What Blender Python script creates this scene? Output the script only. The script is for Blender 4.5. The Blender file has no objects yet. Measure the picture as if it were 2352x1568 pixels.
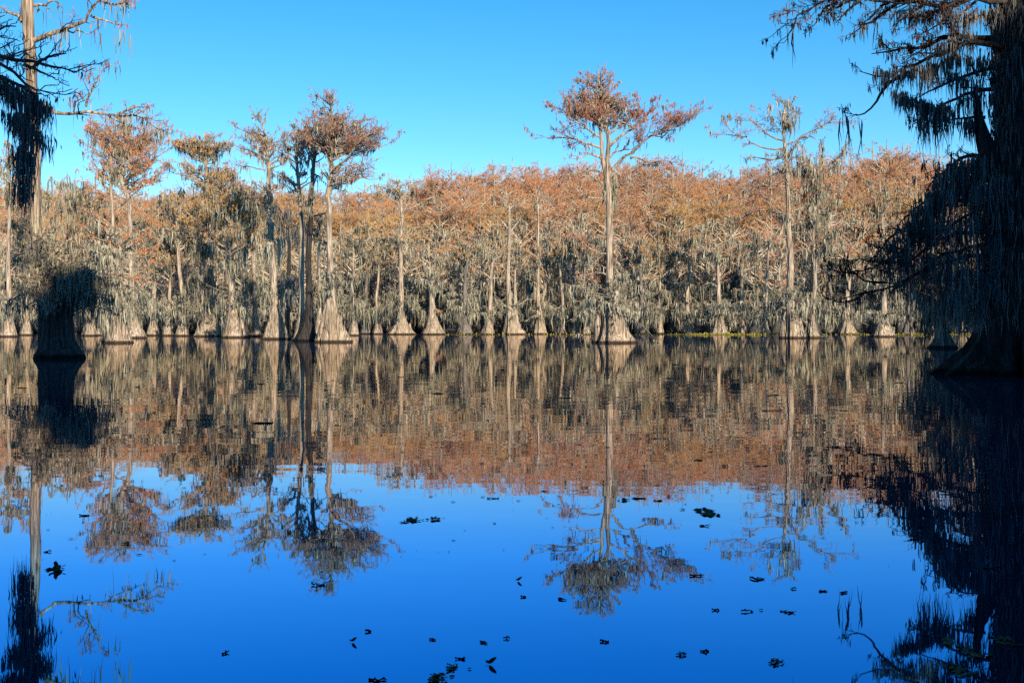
import bpy, math
import numpy as np
from mathutils import Vector
rng = np.random.default_rng(11)
S = bpy.context.scene
COL = S.collection

# ------------------------------------------------------------------ camera, light, exposure
CAM_H = 1.5            # eye height above the water
F = 2600.0             # focal length in units of a 2352 px wide frame
HZ = 740.0             # horizon row in that frame
cam = bpy.data.cameras.new("camera"); camo = bpy.data.objects.new("camera", cam); COL.objects.link(camo)
cam.sensor_width = 36; cam.lens = 36 * F / 2352
camo.location = (0, 0, CAM_H); camo.rotation_euler = (math.radians(90), 0, 0)
cam.shift_y = -(784 - HZ) / 2352
cam.clip_start = 0.1; cam.clip_end = 6000
S.camera = camo
SUN_EL, SUN_AZ = 20.0, -22.0     # sun low behind the camera, to its right
w = bpy.data.worlds.new("World"); S.world = w; w.use_nodes = True
nt = w.node_tree; bg = nt.nodes["Background"]
sky = nt.nodes.new("ShaderNodeTexSky"); sky.sky_type = 'NISHITA'; sky.sun_disc = False
sky.sun_elevation = math.radians(SUN_EL); sky.sun_rotation = math.radians(180 + SUN_AZ)
sky.air_density = 1.0; sky.dust_density = 0.0; sky.ozone_density = 2.5; sky.altitude = 1800
hs = nt.nodes.new("ShaderNodeHueSaturation"); hs.inputs['Saturation'].default_value = 1.36; hs.inputs['Hue'].default_value = 0.492
nt.links.new(sky.outputs[0], hs.inputs['Color']); nt.links.new(hs.outputs[0], bg.inputs[0])
bg.inputs[1].default_value = 0.105
sun = bpy.data.lights.new("sun", 'SUN'); suno = bpy.data.objects.new("sun", sun); COL.objects.link(suno)
sun.energy = 5.0; sun.angle = math.radians(0.5); sun.color = (1.0, 0.85, 0.64)
a = math.radians(SUN_AZ); e = math.radians(SUN_EL)
to_sun = Vector((-math.sin(a) * math.cos(e), -math.cos(a) * math.cos(e), math.sin(e)))
suno.rotation_euler = to_sun.to_track_quat('Z', 'Y').to_euler(); suno.location = (0, -20, 40)
S.view_settings.view_transform = 'Standard'; S.view_settings.look = 'None'
S.view_settings.exposure = 0.8; S.view_settings.gamma = 1.0
S.render.engine = 'CYCLES'
S.cycles.max_bounces = 6; S.cycles.diffuse_bounces = 2; S.cycles.glossy_bounces = 3
S.cycles.use_denoising = False

# ------------------------------------------------------------------ geometry helpers
def at(px, py, Y):
    return np.array([(px - 1176) / F * Y, Y, CAM_H + (HZ - py) / F * Y])

class Geo:
    def __init__(s): s.v = []; s.q = []; s.t = []; s.n = 0
    def add(s, V, Q=None, T=None):
        V = np.asarray(V, float).reshape(-1, 3)
        if Q is not None and len(Q): s.q.append(np.asarray(Q).reshape(-1, 4) + s.n)
        if T is not None and len(T): s.t.append(np.asarray(T).reshape(-1, 3) + s.n)
        s.v.append(V); s.n += len(V)

def link(o, parent=None):
    COL.objects.link(o)
    if parent is not None: o.parent = parent
    return o

def build(name, g, mat, parent=None, smooth=False):
    V = np.concatenate(g.v) if g.v else np.zeros((0, 3))
    Q = np.concatenate(g.q) if g.q else np.zeros((0, 4), int)
    T = np.concatenate(g.t) if g.t else np.zeros((0, 3), int)
    me = bpy.data.meshes.new(name)
    me.vertices.add(len(V)); me.vertices.foreach_set('co', V.astype(np.float32).ravel())
    me.loops.add(Q.size + T.size)
    me.loops.foreach_set('vertex_index', np.concatenate([Q.ravel(), T.ravel()]).astype(np.int32))
    me.polygons.add(len(Q) + len(T))
    st = np.concatenate([np.arange(len(Q)) * 4, Q.size + np.arange(len(T)) * 3])
    me.polygons.foreach_set('loop_start', st.astype(np.int32))
    me.polygons.foreach_set('use_smooth', np.full(len(Q) + len(T), smooth, bool))
    me.update(calc_edges=True)
    me.materials.append(mat)
    return link(bpy.data.objects.new(name, me), parent)

def unit(v): return v / (np.linalg.norm(v, axis=-1, keepdims=True) + 1e-9)

def tubes(g, P, R, sides=4):
    """P (M,N,3) centre lines, R (M,N) radii."""
    P = np.asarray(P, float); R = np.asarray(R, float); M, N, _ = P.shape
    if M == 0: return
    T = np.gradient(P, axis=1); T = unit(T)
    o = unit(P[:, -1] - P[:, 0]); ref = np.where(np.abs(o[:, 2:3]) > 0.75, np.array([[1., 0, 0]]), np.array([[0, 0, 1.]]))
    A = unit(np.cross(T, ref[:, None, :])); B = np.cross(T, A)
    th = np.arange(sides) * 2 * math.pi / sides
    V = P[:, :, None, :] + R[:, :, None, None] * (A[:, :, None, :] * np.cos(th)[:, None] + B[:, :, None, :] * np.sin(th)[:, None])
    base = (np.arange(M) * N * sides)[:, None, None] + (np.arange(N - 1) * sides)[None, :, None]
    k = np.arange(sides)[None, None, :]; k2 = (k + 1) % sides
    Q = np.stack([base + k, base + k2, base + sides + k2, base + sides + k], -1)
    g.add(V, Q.reshape(-1, 4))

def spindles(g, top, L, W, tilt=0.1, ends=3):
    """hanging tufts: top point, mid ring, bottom point."""
    M = len(top)
    if M == 0: return
    d = np.stack([rng.normal(0, tilt, M), rng.normal(0, tilt, M), -np.ones(M)], -1)
    L = L[:, None]; th = rng.uniform(0, 6.28, M)
    mid = top + d * L * 0.45; bot = top + d * L
    ring = [mid + W[:, None] * np.stack([np.cos(th + j * 2.094), np.sin(th + j * 2.094), rng.normal(0, .3, M)], -1) for j in range(3)]
    V = np.stack([top] + ring + [bot], 1)
    b = (np.arange(M) * 5)[:, None]
    T = np.concatenate([b + np.array([[0, 1, 2]]), b + np.array([[0, 2, 3]]), b + np.array([[0, 3, 1]]),
                        b + np.array([[4, 2, 1]]), b + np.array([[4, 3, 2]]), b + np.array([[4, 1, 3]])])
    g.add(V, None, T)

def strands(g, top, L, W):
    """hanging moss: ragged tapering strands."""
    M = len(top)
    if M == 0: return
    ts = np.array([0, .12, .42, .74]); prof = np.array([.35, 1.0, .85, .4])
    th = rng.uniform(0, 6.28, M)
    wob = np.cumsum(rng.normal(0, 1, (M, 5, 2)) * W[:, None, None] * .45, 1)
    sway = rng.normal(0, .05, (M, 2)); cur = rng.normal(0, .035, (M, 2))
    for i, t in enumerate([0, .12, .42, .74, 1.0]): wob[:, i] += (sway * t + cur * math.sin(t * 5)) * L[:, None]
    rings = []
    for i, t in enumerate(ts):
        c = top + np.stack([wob[:, i, 0], wob[:, i, 1], -t * L], -1)
        r = W * prof[i] * rng.uniform(.6, 1.35, M)
        for j in range(3):
            an = th + j * 2.094 + rng.normal(0, .25, M)
            rings.append(c + r[:, None] * np.stack([np.cos(an), np.sin(an), np.zeros(M)], -1))
    bot = top + np.stack([wob[:, 4, 0], wob[:, 4, 1], -L], -1)
    V = np.stack(rings + [bot], 1)                       # 13 verts
    b = (np.arange(M) * 13)[:, None]
    Q = [b + np.array([[i * 3 + j, i * 3 + (j + 1) % 3, i * 3 + 3 + (j + 1) % 3, i * 3 + 3 + j]]) for i in range(3) for j in range(3)]
    T = [b + np.array([[9 + j, 9 + (j + 1) % 3, 12]]) for j in range(3)] + [b + np.array([[0, 2, 1]])]
    g.add(V, np.concatenate(Q), np.concatenate(T))

def resample(P, n):
    P = np.asarray(P, float)
    if len(P) == 1: P = np.repeat(P, 2, 0)
    # Catmull-Rom through the points, then even spacing
    E = np.vstack([2 * P[0] - P[1], P, 2 * P[-1] - P[-2]]); out = []
    for i in range(len(P) - 1):
        p0, p1, p2, p3 = E[i:i + 4]
        for t in np.linspace(0, 1, 6, endpoint=False):
            out.append(.5 * ((2 * p1) + (-p0 + p2) * t + (2 * p0 - 5 * p1 + 4 * p2 - p3) * t * t + (-p0 + 3 * p1 - 3 * p2 + p3) * t ** 3))
    out.append(P[-1]); out = np.array(out)
    s = np.r_[0, np.cumsum(np.linalg.norm(np.diff(out[:, :3], axis=0), axis=1))]
    q = np.linspace(0, s[-1], n)
    return np.stack([np.interp(q, s, out[:, k]) for k in range(out.shape[1])], -1)

def spawn(P, R, dens, len_k, lo=.25, n=5, out=.9, up=.25, fwd=.7, bend=.15, lmin=.3, lmax=99., rk=.5, rmin=.008):
    """children along each parent. P (M,N,3) R (M,N) -> same kind of arrays"""
    M, N, _ = P.shape
    if M == 0: return np.zeros((0, n, 3)), np.zeros((0, n))
    seg = np.linalg.norm(np.diff(P, axis=1), axis=2).sum(1)
    cnt = np.maximum(1, rng.poisson(seg * dens))
    idx = np.repeat(np.arange(M), cnt); K = len(idx)
    t = rng.uniform(lo, 1, K) ** .85; t = np.clip(t, 0, .999)
    f = t * (N - 1); i0 = f.astype(int); fr = (f - i0)[:, None]
    p = P[idx, i0] * (1 - fr) + P[idx, i0 + 1] * fr
    T = unit(P[idx, i0 + 1] - P[idx, i0]); r0 = R[idx, i0] * (1 - fr[:, 0]) + R[idx, i0 + 1] * fr[:, 0]
    side = unit(np.cross(T, np.array([0, 0, 1.])) + rng.normal(0, .15, (K, 3))) * rng.choice([-1, 1], K)[:, None]
    d = unit(T * fwd + side * out * rng.uniform(.5, 1.2, K)[:, None] + np.array([0, 0, 1.]) * (up + rng.normal(0, .28, K))[:, None])
    L = np.clip(seg[idx] * len_k * (1.15 - .75 * t) * rng.uniform(.5, 1.3, K), lmin, lmax)
    s = np.linspace(0, 1, n)[None, :, None]
    C = p[:, None] + d[:, None] * s * L[:, None, None]
    C = C + np.array([0, 0, 1.]) * (rng.normal(bend, .12, K) * L)[:, None, None] * s ** 2
    J = rng.normal(0, .05, (K, n, 3)) * L[:, None, None]; J[:, 0] = 0; C = C + J
    ra = np.maximum(r0 * rk, rmin * 1.6)
    Rr = ra[:, None] * (1 - s[:, :, 0]) + rmin * s[:, :, 0]
    return C, Rr

def along(P, k):
    M, N, _ = P.shape
    if M == 0 or k <= 0: return np.zeros((0, 3))
    i = rng.integers(0, M, k); f = rng.uniform(0, .999, k) * (N - 1); j = f.astype(int); f = (f - j)[:, None]
    return P[i, j] * (1 - f) + P[i, j + 1] * f

def trunk_loft(g, P, R, sides=26, nfl=9, depth=.65):
    """P ordered from the foot up, fluted where the foot flares."""
    P = np.asarray(P, float); R = np.asarray(R, float)
    C = np.c_[P, R]; C = np.vstack([C[0] + np.array([0, 0, -.5, C[0, 3] * .06]), C])
    L = np.linalg.norm(np.diff(C[:, :3], axis=0), axis=1).sum()
    n = int(min(70, max(14, L / .42))); C = resample(C, n)
    r = np.maximum(C[:, 3], .01); ref = np.percentile(r, 55)
    amp = depth * np.clip((r / ref - 1.0) / 1.3, 0.06, 1)
    th = np.arange(sides) * 2 * math.pi / sides
    ph = rng.uniform(0, 6.28, 4); zz = C[:, 2:3]
    fl = np.abs(np.cos(nfl / 2 * th[None] + ph[0] + .25 * np.sin(zz * .9 + ph[1]))) ** .8 - .80
    fl = fl + .35 * np.sin(3 * th[None] + ph[2]) * .6 + .25 * np.sin(nfl * 1.7 * th[None] + ph[3] + zz * .3)
    rr = r[:, None] * (1 + amp[:, None] * fl) * (1 + .03 * rng.normal(0, 1, (n, sides)))
    V = C[:, None, :3] + np.stack([rr * np.cos(th), rr * np.sin(th), np.zeros_like(rr)], -1)
    k = np.arange(sides); k2 = (k + 1) % sides; b = (np.arange(n - 1) * sides)[:, None]
    g.add(V, np.stack([b + k, b + k2, b + sides + k2, b + sides + k], -1).reshape(-1, 4))

# ------------------------------------------------------------------ materials
def nodes(name):
    m = bpy.data.materials.new(name); m.use_nodes = True; t = m.node_tree
    return m, t, t.nodes["Principled BSDF"]
def N(t, kind, **kw):
    n = t.nodes.new("ShaderNode" + kind)
    for k, v in kw.items():
        if k in n.inputs: n.inputs[k].default_value = v
        else: setattr(n, k, v)
    return n
def ramp(t, src, stops):
    r = t.nodes.new("ShaderNodeValToRGB"); el = r.color_ramp.elements
    while len(el) < len(stops): el.new(.5)
    for x, (p, c) in zip(el, stops): x.position = p; x.color = (*c, 1)
    t.links.new(src, r.inputs[0]); return r.outputs[0]

def bark_mat(name, lo, mid, hi):
    m, t, b = nodes(name); L = t.links.new
    tc = N(t, 'TexCoord'); mp = N(t, 'Mapping'); mp.inputs['Scale'].default_value = (7, 7, .45)
    L(tc.outputs['Object'], mp.inputs[0])
    n1 = N(t, 'TexNoise', Scale=1.6, Detail=5.0, Roughness=.65); L(mp.outputs[0], n1.inputs['Vector'])
    col = ramp(t, n1.outputs[0], [(.36, lo), (.5, mid), (.66, hi)])
    n2 = N(t, 'TexNoise', Scale=.7, Detail=3.0); L(tc.outputs['Object'], n2.inputs['Vector'])
    mx = N(t, 'MixRGB', blend_type='MULTIPLY'); mx.inputs[0].default_value = .6
    L(col, mx.inputs[1]); L(ramp(t, n2.outputs[0], [(.35, (.55, .55, .5)), (.6, (1, 1, 1))]), mx.inputs[2])
    # dark wet band at the waterline
    ge = N(t, 'NewGeometry'); sx = N(t, 'SeparateXYZ'); L(ge.outputs['Position'], sx.inputs[0])
    wl = ramp(t, sx.outputs['Z'], [(.10, (.13, .11, .09)), (.22, (1, 1, 1))])
    m2 = N(t, 'MixRGB', blend_type='MULTIPLY'); m2.inputs[0].default_value = 1
    L(mx.outputs[0], m2.inputs[1]); L(wl, m2.inputs[2]); L(m2.outputs[0], b.inputs['Base Color'])
    bp = N(t, 'Bump', Strength=.7, Distance=.06); L(n1.outputs[0], bp.inputs['Height']); L(bp.outputs[0], b.inputs['Normal'])
    b.inputs['Roughness'].default_value = .9; b.inputs['Specular IOR Level'].default_value = .15
    return m

def leaf_mat(name, cols, patch=.25, rough=.85):
    """per tuft colour with broad patches on top"""
    m, t, b = nodes(name); L = t.links.new
    ge = N(t, 'NewGeometry'); n = N(t, 'TexNoise', Scale=patch, Detail=2.0); L(ge.outputs['Position'], n.inputs['Vector'])
    oi = N(t, 'ObjectInfo')
    ad = N(t, 'Math', operation='MULTIPLY_ADD'); ad.inputs[1].default_value = .5; L(ge.outputs['Random Per Island'], ad.inputs[0])
    sc = N(t, 'Math', operation='MULTIPLY'); sc.inputs[1].default_value = .6; L(n.outputs[0], sc.inputs[0]); L(sc.outputs[0], ad.inputs[2])
    a2 = N(t, 'Math', operation='MULTIPLY_ADD'); a2.inputs[1].default_value = .22; L(oi.outputs['Random'], a2.inputs[0]); L(ad.outputs[0], a2.inputs[2])
    k = len(cols); L(ramp(t, a2.outputs[0], [(.2 + .65 * i / (k - 1), c) for i, c in enumerate(cols)]), b.inputs['Base Color'])
    b.inputs['Roughness'].default_value = rough; b.inputs['Specular IOR Level'].default_value = .1
    return m

BARK = bark_mat('bark_pale', (.05, .037, .028), (.28, .22, .165), (.55, .46, .36))
BARK_FAR = bark_mat('bark_far', (.06, .045, .033), (.30, .235, .175), (.55, .45, .35))
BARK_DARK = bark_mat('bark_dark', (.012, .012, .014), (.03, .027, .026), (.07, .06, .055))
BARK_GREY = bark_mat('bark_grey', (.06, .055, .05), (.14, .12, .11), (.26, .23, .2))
BRANCH = bark_mat('bare_branch', (.16, .125, .095), (.42, .35, .27), (.66, .57, .46))
BRANCH_BRIGHT = bark_mat('bleached_branch', (.34, .28, .22), (.56, .48, .39), (.74, .66, .55))
BARK_SHADED = bark_mat('bark_shaded', (.02, .019, .018), (.055, .05, .046), (.11, .10, .09))  # bark with shade put into its colour, for the near stump and forest feet
RUST = leaf_mat('foliage_rust', [(.14, .042, .02), (.36, .115, .042), (.52, .19, .068), (.46, .235, .105)])
ORANGE = leaf_mat('foliage_orange', [(.18, .075, .028), (.38, .175, .05), (.50, .265, .08), (.45, .31, .15)])
BROWN = leaf_mat('foliage_brown', [(.11, .045, .035), (.25, .10, .065), (.35, .165, .105), (.34, .21, .15)])
MOSS = leaf_mat('moss_grey', [(.014, .013, .01), (.06, .056, .04), (.16, .15, .108), (.33, .305, .225)])  # near-black stops paint the shaded gaps between strands; moss itself varies less
LEAF_SHADED = leaf_mat('foliage_shaded', [(.03, .018, .015), (.08, .04, .03), (.16, .08, .06), (.18, .11, .08)])  # leaf colour darkened to paint shade on the right-edge tree
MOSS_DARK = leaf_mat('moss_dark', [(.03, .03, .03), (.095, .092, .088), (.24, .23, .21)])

# ------------------------------------------------------------------ tree kit
def tag(o, label=None, cat=None, group=None, kind=None):
    for k, v in (('label', label), ('category', cat), ('group', group), ('kind', kind)):
        if v: o[k] = v
    return o

def tree(trunks, limbs, fills=(), base=(0, 0, 0), leaf=RUST, bark=BARK, moss_mat=MOSS, name='bald_cypress',
         label='', group=None, cat='tree', twig=1.15, tuft=1.2, tuft_size=(.20, .022), moss=1.0, moss_len=1.2, moss_w=.045,
         skirts=(), sides=26, nfl=9, sub_d=1.5, lod=1.0, limb_r=.1, moss_lo=0., more_bark=None, lower_name='stump', branch=None, sheath=(), t3=.008, moss_big=.5):
    """trunks: list of (P,R) in local metres, limbs: list of (P,r) polylines, fills: ellipsoids of auto limbs."""
    gt = Geo(); gb = Geo(); gf = Geo(); gm = Geo()
    ge = Geo()
    for i, (P, R) in enumerate(trunks): trunk_loft(ge if (i and more_bark) else gt, P, R, sides, nfl)
    main = [];
    for P, r in limbs: main.append((resample(P, 12), r))
    TP = [np.asarray(P, float) for P, _ in trunks]; TR = [np.asarray(R, float) for _, R in trunks]
    for (c, rad, n, ti) in fills:
        c = np.asarray(c, float); rad = np.asarray(rad, float)
        tp = TP[ti]; z = tp[:, 2]; order = np.argsort(z)
        for _ in range(n):
            u = unit(rng.normal(0, 1, 3)); u = u * rng.uniform(.35, 1) ** .5
            tg = c + u * rad
            hd = np.linalg.norm(tg[:2] - c[:2])
            za = np.clip(tg[2] - hd * rng.uniform(.3, .9) - .1, z.min() + .25 * (z.max() - z.min()), z.max() - .02)
            p0 = np.array([np.interp(za, z[order], tp[order, k]) for k in range(3)])
            rr = np.interp(za, z[order], TR[ti][order])
            m1 = p0 * .6 + tg * .4 + np.array([0, 0, 1]) * rng.normal(-.02, .05) * hd + rng.normal(0, .04, 3) * hd
            m2 = p0 * .25 + tg * .75 + rng.normal(0, .05, 3) * hd
            main.append((resample([p0, m1, m2, tg], 12), min(rr * .5, limb_r)))
    if main:
        P0 = np.stack([m[0] for m in main]); s = np.linspace(0, 1, 12)
        seg = np.linalg.norm(np.diff(P0, axis=1), axis=2).sum(1)
        J = np.cumsum(rng.normal(0, .017, P0.shape), 1) * seg[:, None, None]; J[:, 0] = 0; P0 = P0 + J
        R0 = np.stack([m[1] * (1 - s) ** .9 + .012 for m in main])
        tubes(gb, P0, R0, 6)
        P1, R1 = spawn(P0, R0, 1.5 * sub_d, .34, lo=.16, n=6, up=.15, bend=.12, lmin=.5, lmax=3.0)
        tubes(gb, P1, R1, 4)
        P2, R2 = spawn(P1, R1, 2.2 * twig, .42, lo=.15, n=4, up=.25, bend=.05, lmin=.22, lmax=1.3, rmin=.006)
        tubes(gb, P2, R2, 3)
        P3, R3 = spawn(P2, R2, 3.2 * twig, .75, lo=.1, n=3, up=.1, bend=-.1, lmin=.16, lmax=.9, rmin=t3, rk=.7)
        tubes(gf, P3, np.full(R3.shape, t3) * np.array([1.5, 1.0, .5]), 3)
        outer = np.concatenate([P2[:, [1, 2, 3]], P3])
        k = int(len(P3) * 1.5 * tuft)
        tp = along(outer, k)
        spindles(gf, tp, tuft_size[0] * rng.lognormal(0, .35, k), tuft_size[1] * rng.lognormal(0, .3, k))
        # moss
        k = int(seg.sum() * 1.1 * moss)
        anc = np.concatenate([along(P0, k), along(P1, int(k * 1.1))])
        anc = anc[anc[:, 2] > moss_lo]
        hang(gm, anc, moss_len, moss_w, var=moss_big)
    for (c, hw, n, ml) in skirts:
        c = np.asarray(c, float); ang = rng.uniform(0, 6.28, n); Ls = hw * rng.uniform(.35, 1.1, n)
        s = np.linspace(0, 1, 6)[None, :]
        z0 = rng.normal(0, .4, n)[:, None] + (rng.normal(.12, .2, n) * Ls)[:, None] * s * 2 - (.25 * Ls)[:, None] * s ** 2 * rng.uniform(.2, 1.6, n)[:, None]
        P = np.stack([c[0] + np.cos(ang)[:, None] * s * Ls[:, None], c[1] + np.sin(ang)[:, None] * s * Ls[:, None], c[2] + z0], -1)
        J = rng.normal(0, .03, P.shape) * Ls[:, None, None]; J[:, 0] = 0; P = P + J
        R = (.03 * (1 - s) + .01) * np.ones((n, 1)); tubes(gb, P, R, 3)
        Pa, Ra = spawn(P, R, 2.2, .45, lo=.2, n=4, up=.1, bend=0, lmin=.2, lmax=1.2, rmin=.007); tubes(gb, Pa, Ra, 3)
        if ml > 0: hang(gm, np.concatenate([along(P, int(n * 2.6)), along(Pa, int(n * 1.7))]), ml * .95, moss_w, var=.85)
    for (a0, b0, n, r, ml) in sheath:       # moss draped close against the trunk
        a0 = np.asarray(a0, float); b0 = np.asarray(b0, float); t = rng.uniform(0, 1, n)[:, None]
        an = rng.uniform(0, 6.28, n)
        p = a0 * (1 - t) + b0 * t + np.stack([np.cos(an) * r, np.sin(an) * r, np.zeros(n)], -1)
        hang(gm, p, ml, moss_w, spread=.10, per=3, var=.2)
    root = link(bpy.data.objects.new(name, None)); root.location = base
    tag(root, label, cat, group)
    build(lower_name if more_bark else 'trunk', gt, bark, root, True)
    if ge.n: build('trunk', ge, more_bark, root, True)
    if gb.n: build('branches', gb, branch or more_bark or {BARK_FAR: BRANCH}.get(bark, bark), root, True)
    if gf.n: build('foliage', gf, leaf, root)
    if gm.n: build('spanish_moss', gm, moss_mat, root)
    return root

def hang(g, anc, ln, w_, spread=.16, per=5, var=.5):
    n = len(anc)
    if n == 0: return
    c = np.maximum(1, rng.poisson(per, n)); big = np.minimum(rng.lognormal(-.3, var, n), 2.2)
    idx = np.repeat(np.arange(n), c); K = len(idx)
    L = ln * big[idx] * rng.uniform(.25, 1.1, K)
    sp = spread * np.sqrt(big)[idx]
    off = np.stack([rng.normal(0, 1, K) * sp, rng.normal(0, 1, K) * sp, rng.uniform(-.15, .03, K)], -1)
    p = anc[idx] + off; L = np.minimum(L, np.maximum(.12, p[:, 2] * 1.0 - .25))
    strands(g, p, L, w_ * rng.lognormal(0, .3, K))

# ------------------------------------------------------------------ photo-measured trees (coordinates in a 2352 px wide frame, at a given distance)
def hero(Y, trunk, limbs=(), fills=(), skirts=(), sheaths=(), more=(), depth=.55, **kw):
    """trunk: [(x,y,width)...] foot first; limbs: [(width_px,[(x,y)...])]; all measured at distance Y"""
    kw['moss'] = kw.get('moss', 1) * .75; kw['moss_len'] = kw.get('moss_len', 1.2) * .7; kw['tuft'] = kw.get('tuft', 1) * .95; kw.setdefault('t3', .0115); kw.setdefault('twig', 1.45)
    k = Y / F; bx, by, bw = trunk[0]; B = at(bx, HZ + CAM_H * F / Y, Y); B[2] = 0
    loc = lambda x, y, dy=0.: at(x, y, Y) - B + np.array([0, dy, 0])
    def trk(tr):
        P = [loc(x, y) for x, y, _ in tr]; R = [ww * k / 2 for _, _, ww in tr]; P[0][2] = min(P[0][2], 0) if tr[0][1] > HZ else P[0][2]
        return (P, R)
    tr = [trk(trunk)] + [trk(m) for m in more]
    lm = []
    for wd, pts in limbs:
        dd = rng.uniform(.25, 1) * rng.choice([-1, 1]) * depth
        p = []; x0, y0 = pts[0]
        for x, y in pts: p.append(loc(x, y, dd * abs(x - x0) * k))
        lm.append((p, wd * k / 2 * .8))
    fl = [(loc(x, y), (rx * k * 1.22, rx * k * 1.0, ry * k * 1.08), int(n * 1.5), ti) for x, y, rx, ry, n, ti in fills]
    sk = [(loc(x, y), hw * k, int(n * .85), ml * .68) for x, y, hw, n, ml in skirts]
    sh = [(loc(x1, y1), loc(x2, y2), n, r * k, ml) for x1, y1, x2, y2, n, r, ml in sheaths]
    return tree(tr, lm, fl, base=B, skirts=sk, sheath=sh, **kw)

def zz(pts, ox, oy, s): return [(ox + x * s, oy + y * s) for x, y in pts]
A = lambda w_, *p: (w_, zz(p, 1148.4, 114.8, .2472))       # centre tree crops
A5 = lambda w_, *p: (w_, zz(p, 861.3, 401.9, .293))
B3 = lambda w_, *p: (w_, zz(p, 459.4, 172.3, .2746))
K7 = lambda w_, *p: (w_, zz(p, 1492.9, 172.3, .4213))
L1 = lambda w_, *p: (w_, zz(p, 0, 0, .2746))
R8 = lambda w_, *p: (w_, zz(p, 1777.7, 0, .5859))
R4 = lambda w_, *p: (w_, zz(p, 1892.6, 516.8, .2197))

def centre_tree():
    hero(83, [(1411, 787, 92), (1410, 775, 76), (1408, 755, 60), (1405, 725, 46), (1402, 695, 28), (1400, 660, 18), (1400, 578, 16), (1400, 490, 15),
              (1398, 440, 17), (1396, 400, 17), (1394, 374, 12), (1398, 325, 9), (1392, 288, 8), (1385, 253, 7), (1380, 226, 5), (1375, 175, 3), (1374, 150, 1)],
         more=[[(1392, 405, 10), (1384, 365, 9), (1382, 327, 8), (1379, 298, 8), (1376, 273, 6), (1375, 243, 5), (1366, 215, 3), (1358, 190, 1.5)],
               [(1372, 787, 20), (1373, 750, 15), (1375, 715, 9), (1378, 690, 6)]],
         limbs=[A(7, (940, 910), (860, 870), (790, 850), (740, 820), (640, 800), (520, 775), (430, 765), (340, 740), (250, 705)),
                A(6, (935, 810), (850, 770), (740, 715), (650, 670), (590, 640), (520, 640), (465, 600)),
                A(5, (930, 640), (870, 620), (820, 590), (740, 570), (650, 530), (590, 500), (520, 460), (470, 480)),
                A(4, (925, 560), (850, 520), (780, 480), (700, 430), (640, 380), (605, 360)),
                A(7, (945, 1010), (890, 980), (850, 960), (815, 965), (790, 1000), (720, 1020), (650, 1030), (600, 1050)),
                A(5, (950, 1135), (870, 1110), (760, 1140), (620, 1180), (520, 1190), (440, 1225)),
                A(5, (960, 1245), (890, 1215), (800, 1220), (690, 1215), (640, 1240), (580, 1295)),
                A(5, (990, 1400), (900, 1385), (800, 1370), (700, 1360), (610, 1350)),
                A(8, (1025, 890), (1080, 860), (1150, 820), (1200, 780), (1250, 730), (1320, 670), (1400, 600), (1460, 560), (1520, 520), (1585, 505)),
                A(5, (1250, 730), (1180, 700), (1110, 660), (1060, 640)),
                A(6, (1020, 1000), (1060, 950), (1130, 925), (1200, 910), (1300, 905)),
                A(8, (1045, 1120), (1110, 1070), (1180, 1020), (1250, 990), (1300, 960), (1340, 900), (1420, 860), (1500, 820), (1600, 790), (1700, 760), (1790, 720), (1850, 690)),
                A(6, (1215, 1010), (1220, 970), (1300, 965), (1400, 965), (1500, 950), (1580, 950), (1660, 980)),
                A(4, (1500, 820), (1540, 780), (1570, 740), (1560, 700)),
                A(4, (985, 550), (1060, 520), (1120, 480), (1200, 460), (1265, 430)),
                A(4, (990, 650), (1060, 620), (1140, 610), (1240, 600), (1340, 590)),
                A(5, (1050, 1385), (1110, 1350), (1180, 1310), (1240, 1290)),
                A(4, (1050, 1390), (1180, 1375), (1300, 1360), (1420, 1335), (1500, 1330)),
                A5(4, (1855, 400), (1920, 370), (2000, 355), (2110, 375)), A5(5, (1870, 515), (1960, 495), (2100, 470), (2200, 470)),
                A5(4, (1815, 615), (1740, 612), (1650, 560), (1550, 525), (1440, 520)), A5(4, (1810, 780), (1740, 778), (1660, 800), (1560, 828)),
                A5(3, (1830, 730), (1780, 720), (1720, 690)), A5(3, (1870, 680), (1920, 665), (1980, 650))],
         fills=[(1372, 205, 52, 50, 40, 0), (1352, 238, 66, 28, 22, 1), (1405, 245, 66, 28, 20, 0)],
         skirts=[(1398, 680, 105, 46, .8), (1398, 690, 50, 16, 1.2)],
         sheaths=[(1388, 405, 1388, 440, 12, 5, 1.8), (1408, 400, 1412, 470, 22, 5, 1.4), (1400, 690, 1400, 700, 20, 19, .9)],
         leaf=BROWN, limb_r=.05, tuft=1.6, tuft_size=(.21, .021), moss=.16, moss_len=.7, moss_w=.05, sides=40, nfl=13, depth=.5,
         label='tallest central bald cypress with flared fluted base and pagoda crown, standing alone in open water')

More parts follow.
